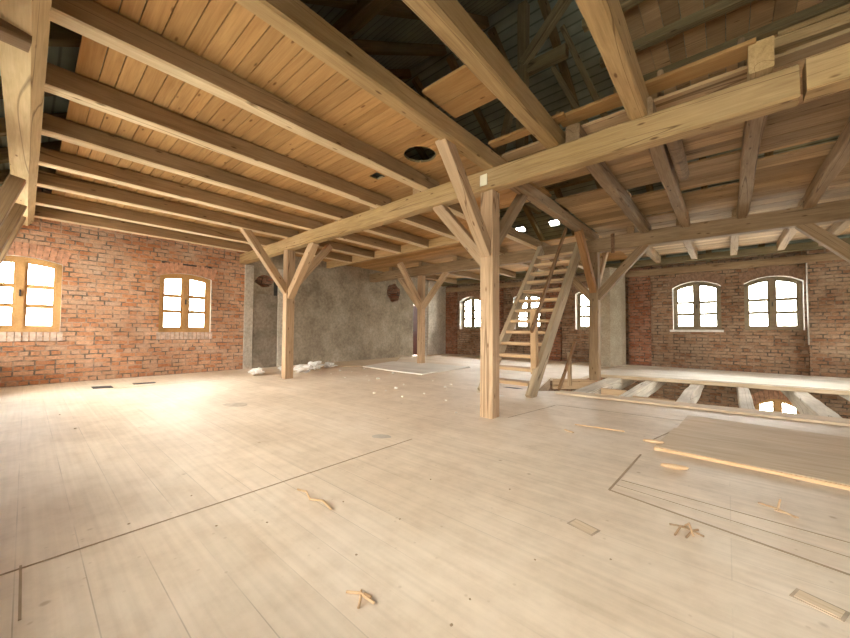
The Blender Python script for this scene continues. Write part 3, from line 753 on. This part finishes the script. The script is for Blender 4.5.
post(-2.58,9.68,3.29,.23,M['old'],'timber post with an orange brace, standing at the pit right of the stair', [(0,-1.25,2.3,3.62,M['orange'],.17),(1.15,0,2.12,3.34,M['old'],.19),(-1.1,0,2.1,3.32,M['old'],.17),(0,1.2,2.3,3.6,M['post'],.15)])
post(2.25,9.68,3.29,.22,M['old'],'timber post past the right edge, only its brace in view', [(-1.15,0,2.12,3.34,M['old'],.19)])

# cream card on the beam above the nearest post
cb = box('paper_card', -2.70,-2.585,4.318,4.33,3.37,3.53,M['card'],bev=.001); tag(cb, 'small cream card fixed to the main beam above the nearest post', 'card')

tag(box('iron_strap', -2.15,-2.07, 9.55,9.572, 3.22,3.70, M['rust'], bev=.002), 'rusty iron strap on the far main beam, right of the orange brace', 'strap')

# ------------------------------------------------------------------ stair
st = empty('loft_stair', (-3.3,6.25,0))
sl = 1.14
def sp(y): return sl*(y-6.2)
for x in (-3.86,-2.82):
    timber('stringer', (x,6.27,-.03), (x,9.35,sp(9.35)-.08), .11, .28, M['stair'], st, up=(0,0,1), wob=.004)
for k in range(14):
    z = .24+k*.25; y = 6.2+z/sl+.05
    if k == 13: break
    box('tread', -3.80,-2.88, y-.15, y+.15, z-.045, z+.02, M['newel'], st, bev=.004)
timber('handrail', (-2.80,6.30,1.24), (-2.80,8.25,3.66), .05,.08, M['rail'], st, wob=.003, ch=.006)
timber('newel_post', (-2.88,6.62,.40), (-2.88,6.62,1.66), .12,.12, M['newel'], st, up=(0,1,0), wob=.003)
tag(st, 'steep open wooden stair with one handrail, rising to the loft', 'stair')
# stub rail at the pit
rl = empty('pit_railing', (-2.75,8.5,0))
timber('rail_post', (-2.98,8.95,-.1), (-2.98,8.95,.72), .09,.09, M['post'], rl, up=(0,1,0))
timber('leaning_rail', (-2.86,7.9,-.05), (-2.86,9.0,.95), .05,.11, M['rail'], rl, up=(0,0,1))
tag(rl, 'short post with slanting reddish rail at the pit behind the stair foot', 'railing')

# ------------------------------------------------------------------ roof
def rz(y): return RIDGE_Z-SL*abs(y-RIDGE_Y)
def roof_slope(name, ya, yb, holes):
    bm = bmesh.new(); n = 52; xs = [XW-.4+(XE+.8-XW)*i/n for i in range(n+1)]; ms = 44; ys = [ya+(yb-ya)*j/ms for j in range(ms+1)]
    th = .03
    for i in range(n):
        for j in range(ms):
            if (i, j) in holes: continue
            q = [(xs[i],ys[j]),(xs[i+1],ys[j]),(xs[i+1],ys[j+1]),(xs[i],ys[j+1])]
            bm.faces.new([bm.verts.new((x*S,y*S,(rz(y)+.14)*S)) for x,y in q])
    bmesh.ops.remove_doubles(bm, verts=bm.verts[:], dist=1e-4)
    bmesh.ops.solidify(bm, geom=bm.faces[:], thickness=th)
    return struct(link(name, me_from(bm, name), None, M['roof']))
def cell(x, y, ya, yb): return (int((x-(XW-.4))/((XE+.8-XW)/52)), int((y-ya)/((yb-ya)/44)))
nh = set()
for x in (-5.9,-4.65): nh.add(cell(x,12.7,RIDGE_Y,15.8))
for x in (2.0,2.4,2.8,3.2,3.6,4.0):  # unseen roof openings added to bring more light into the loft
    for y in (10.2,10.5,10.8,11.1): nh.add(cell(x,y,RIDGE_Y,15.8))
roof_slope('roof_south', RIDGE_Y, -1.9, set())
roof_slope('roof_north', RIDGE_Y, 15.8, nh)
k = 0
for x in [-10.4+1.25*i for i in range(12)]:
    k += 1
    for ya, yb, nm in ((-1.6,RIDGE_Y,'south'),(15.6,RIDGE_Y,'north')):
        if nm == 'south' and x > -1.2: continue
        if nm == 'north' and x < -8: continue
        t = timber('rafter', (x,ya,rz(ya)), (x,yb+(-.12 if ya < yb else .12),rz(yb)-.07), .15,.2, M['loft'])
        tag(t, 'dark rafter of the %s roof slope, seen through the open loft' % nm, 'rafter', '%s slope rafters' % nm)
for y, z in ((3.2,rz(3.2)-.22),(11.0,rz(11.0)-.22)):
    tag(timber('roof_purlin', (XW,y,z),(XE,y,z), .2,.24, M['loft']), 'dark roof purlin on the %s slope above the loft' % ('south' if y < 7 else 'north'), 'purlin')
# truss in the open loft
tr = empty('roof_truss', (-2.8,5.8,3.9))
timber('queen_post', (-2.75,5.8,3.95), (-2.70,5.8,7.2), .17,.17, M['loft'], tr, up=(0,1,0))
timber('strut', (-2.7,5.75,6.05), (-1.75,5.75,6.95), .15,.16, M['loft'], tr, up=(0,1,0))
timber('tie', (-2.7,5.85,6.0), (-1.95,5.85,5.98), .15,.2, M['loft'], tr)
timber('strut', (-2.05,5.95,6.5), (-1.35,5.95,4.5), .09,.1, M['loft'], tr, up=(0,1,0))
timber('strut', (-2.25,6.05,5.95), (-1.62,6.05,4.5), .09,.1, M['loft'], tr, up=(0,1,0))
timber('strut', (-3.4,5.9,4.0), (-2.85,5.9,6.1), .12,.13, M['loft'], tr, up=(0,1,0))
timber('strut', (-2.45,5.9,3.9), (-2.1,5.9,5.0), .1,.12, M['loft'], tr, up=(0,1,0))
tag(tr, 'dark truss of post and struts standing in the open loft', 'truss')
tag(timber('collar_beam', (-4.6,2.6,5.2), (-4.6,11.0,5.2), .14,.2, M['loft']), 'dark collar beam across the loft above the boarded ceiling', 'beam')
# upper platform at the right of the loft
lp = struct(boards('ceiling_loft', 4.75, 8.6, -1.25, XE-.1, 5.55, M['oldboard'], wmin=.16, wmax=.26, along='y'))
for y, lab in ((5.72,'nearest bearer under the upper loft platform'), (6.58,'second bearer under the upper loft platform'), (7.6,'farthest bearer under the upper loft platform'), (4.85,'front bearer of the upper loft platform')):
    tag(timber('platform_bearer', (-1.4,y,5.40),(XE,y,5.40), .13,.12, M['loft']), lab, 'bearer')

# ------------------------------------------------------------------ small things on the floor
def flatbox(name, pts, z, mat, label, cat, group=None):
    o = prism(name, pts, .003, z, mat); tag(o, label, cat, group); return o
flatbox('floor_grate', [(-10.19,.95),(-9.85,.95),(-9.75,1.25),(-10.08,1.25)], .012, M['dark'], 'left of two dark floor slots near the brick wall', 'grate')
flatbox('floor_grate', [(-10.15,1.62),(-9.98,1.62),(-9.90,2.0),(-10.07,2.0)], .012, M['dark'], 'right of two dark floor slots near the brick wall', 'grate')
def stick(p0, p1, w, h, mat, label, cat='stick', z=.004):
    t = timber('wood_stick', (*p0, z+h/2), (*p1, z+h/2), w, h, mat, wob=.004, ch=.004); tag(t, label, cat); return t
stick((-1.55,4.85),(-.98,4.93),.022,.012,M['split'],'long pale stick lying right of the nearest post')
stick((-1.56,4.5),(-1.44,4.44),.03,.012,M['split'],'small wood offcut beside the long pale stick')
o = lump('wood_chunk', (-.38,3.92,.002), (.11,.045,.022), M['split'], seed=.12, rough=.2); tag(o, 'pale wood chunk in front of the raised plank edge', 'wood chunk')
o = lump('wood_chunk', (-.62,4.52,.04), (.1,.04,.02), M['split'], seed=.1, rough=.2); tag(o, 'split wood piece at the left end of the raised plank', 'wood chunk')
tag(tube('twig', [(-2.53,1.42,.012),(-2.42,1.43,.025),(-2.3,1.39,.02),(-2.2,1.43,.03),(-2.08,1.42,.012)], .006, M['split']), 'bent splinter of wood lying left of centre on the near floor', 'splinter')
def cluster(name, pieces, label, cat, mat, loc):
    r = empty(name, loc)
    for i, pts in enumerate(pieces):
        tube('splinter', [(loc[0]+x*.8, loc[1]+y*.8, z*.8) for x, y, z in pts], .005, mat, r)
    tag(r, label, cat); return r
cluster('splinter_pile', [[(-.09,-.03,.01),(0,.0,.03),(.1,.02,.012)],[(-.03,.03,.012),(.03,-.02,.03),(.06,-.06,.01)],[(.0,.03,.01),(.06,.03,.02)]], 'small heap of pale splinters in the near middle of the floor', 'splinters', M['split'], (-1.31,1.06,0))
cluster('splinter_pile', [[(-.05,-.12,.01),(-.02,-.03,.05),(.0,.06,.01)],[(.0,.1,.01),(.03,.02,.07),(.06,-.05,.012)],[(-.1,.04,.01),(0,.05,.02),(.12,.0,.012)],[(.02,-.1,.01),(.05,.0,.03),(.08,.09,.01)]], 'heap of brown splinters on the long floor joint at right', 'splinters', M['splint'], (-.22,2.74,0))
cluster('splinter_pile', [[(.0,.0,.0),(.01,.01,.06),(.02,.02,.1)],[(-.12,.06,.01),(0,0,.02),(.1,-.08,.012)],[(-.02,-.02,.01),(.06,-.06,.02),(.12,-.07,.01)]], 'brown splinters standing up from the floor at far right', 'splinters', M['splint'], (.25,3.5,0))
def plate(x, y, rot, label):
    r = empty('floor_plate', (x, y, 0)); r.rotation_euler = (0,0,rot)
    for n_, a, m in (('plate_rim', (-.085,.085,-.05,.05,.003,.006), M['rim']), ('plate_centre', (-.072,.072,-.038,.038,.006,.008), M['plank'])):
        bm = bmesh.new(); bm_box(bm, *a); link(n_, me_from(bm, n_), r, m)
    tag(r, label, 'floor plate')
plate(-.71,2.37,-.25,'small rectangular plate set in the floor left of the long joint')
plate(.30,2.43,-.35,'small rectangular plate set in the floor at lower right')
def blob(name, c, rx, ry, mat, label, cat, rot=0, z=.004):
    pts = []
    for i in range(18):
        a = i*math.tau/18; k = 1+.3*noise.noise((math.cos(a)*1.5+c[0], math.sin(a)*1.5+c[1], 2))
        x, y = rx*k*math.cos(a), ry*k*math.sin(a); pts.append((c[0]+x*math.cos(rot)-y*math.sin(rot), c[1]+x*math.sin(rot)+y*math.cos(rot)))
    o = prism(name, pts, .001, z, mat); tag(o, label, cat)
blob('grey_scrap', (-3.08,2.78), .12,.07, M['grey'], 'flat grey scrap at the end of the diagonal floor joint', 'scrap', .6)
blob('dust_patch', (-6.15,2.32), .22,.14, M['stain'], 'dull brown stain on the floor in front of the left post', 'stain', .3, .0025)
blob('white_scrap', (-3.5,6.0), .28,.05, M['chip'], 'thin white scrap on the floor left of the nearest post', 'scrap', .2)
blob('floor_slot', (-3.55,7.05), .22,.06, M['dark'], 'dark gap in the floor under the stair', 'gap', .1)
# crumpled sheets and plaster chips round the left post
def crumple(p, size, seed, label):
    o = lump('crumpled_sheet', p, size, M['rag'], seed=seed, sub=3, rough=.75); tag(o, label, 'crumpled sheet')
crumple((-9.72,4.18,.0),(.2,.16,.08),1.3,'crumpled white sheet left of the left post, by the brick corner')
crumple((-9.35,5.35,.0),(.24,.22,.10),2.2,'crumpled white sheet just right of the left post')
crumple((-9.75,5.95,.0),(.26,.2,.12),3.1,'largest crumpled white sheet, right of the left post by the plaster wall')
crumple((-9.9,6.6,.0),(.18,.18,.08),4.6,'crumpled white sheet farthest right of the left post')
crumple((-10.2,5.2,.0),(.2,.12,.05),5.4,'flat white scrap sheet between the left post and the plaster wall')
CHIPS = [(-5.33, 5.21, 0.05), (-5.59, 5.71, 0.035), (-6.75, 5.95, 0.06), (-6.65, 5.57, 0.03), (-7.41, 6.13, 0.03), (-5.23, 4.51, 0.05), (-5.31, 4.9, 0.03), (-7.21, 6.92, 0.07), (-8.8, 7.16, 0.05), (-8.09, 7.46, 0.05), (-4.65, 6.03, 0.05), (-4.8, 6.45, 0.04), (-5.51, 6.65, 0.03), (-4.51, 5.18, 0.03), (-8.43, 6.4, 0.03), (-8.89, 6.31, 0.05), (-8.47, 5.71, 0.03), (-7.51, 5.48, 0.03), (-3.78, 4.93, 0.03), (-3.12, 4.32, 0.03), (-4.61, 4.67, 0.025), (-6.03, 4.72, 0.02), (-2.9, 0.47, 0.012), (-2.26, 1.06, 0.012), (-6.12, 0.44, 0.02), (-7.25, 0.36, 0.02), (-3.04, 0.85, 0.01), (-1.57, 1.24, 0.012), (-0.9, 1.22, 0.012), (-2.12, 1.55, 0.01), (-2.46, 0.83, 0.012), (-0.92, 1.39, 0.01), (-1.31, 2.54, 0.012), (-0.81, 1.86, 0.01), (-0.5, 2.14, 0.01), (-1.89, 2.26, 0.012), (-1.65, 1.66, 0.01)]
for i, (x, y, r) in enumerate(CHIPS):
    if r > .022:
        o = lump('plaster_chip', (x, y, .001), (r*.8, r*.6, r*.4), M['chip'], seed=i*.71+.3, sub=1)
        tag(o, 'small white plaster chip lying on the floor between the left and middle posts', 'chip', 'plaster chips on the floor')
    else:
        o = lump('floor_crumb', (x, y, .001), (r*.8, r*.6, r*.3), M['crumb'], seed=i*.71+.3, sub=1)
        tag(o, 'tiny brown crumb lying on the near floor boards', 'crumb', 'crumbs on the near floor')

# ------------------------------------------------------------------ daylight, camera, view
w = bpy.data.worlds.new('overcast'); scene.world = w; w.use_nodes = True
nt = w.node_tree; bg = nt.nodes['Background']
tc = nt.nodes.new('ShaderNodeTexCoord'); sx = nt.nodes.new('ShaderNodeSeparateXYZ'); nt.links.new(tc.outputs['Generated'], sx.inputs[0])
r = nt.nodes.new('ShaderNodeValToRGB'); nt.links.new(sx.outputs[2], r.inputs[0])
e = r.color_ramp.elements; e[0].position = .0; e[0].color = (.55,.56,.52,1); e[1].position = .12; e[1].color = (1,.985,.955,1)
nt.links.new(r.outputs[0], bg.inputs[0]); bg.inputs[1].default_value = 30.0

cam = bpy.data.cameras.new('camera'); co = bpy.data.objects.new('camera', cam); COL.objects.link(co)
cam.sensor_width = 36; cam.lens = 14.693; cam.clip_start = .02
Rr = Vector((.75495257, .65574545, .0066719)); Uu = Vector((.01654234, -.02921381, .99943625)); Ff = Vector((-.65557072, .75441663, .03290261))
co.matrix_world = Matrix.Translation(Vector((0,0,1.25))*S) @ Matrix((Rr, Uu, -Ff)).transposed().to_4x4()
scene.camera = co
vs = scene.view_settings
scene.display_settings.display_device = 'sRGB'
vs.view_transform = 'Standard'; vs.look = 'None'; vs.gamma = 1; vs.use_curve_mapping = False
vs.exposure = 1.16
scene.cycles.max_bounces = 12; scene.cycles.diffuse_bounces = 7; scene.cycles.transparent_max_bounces = 12
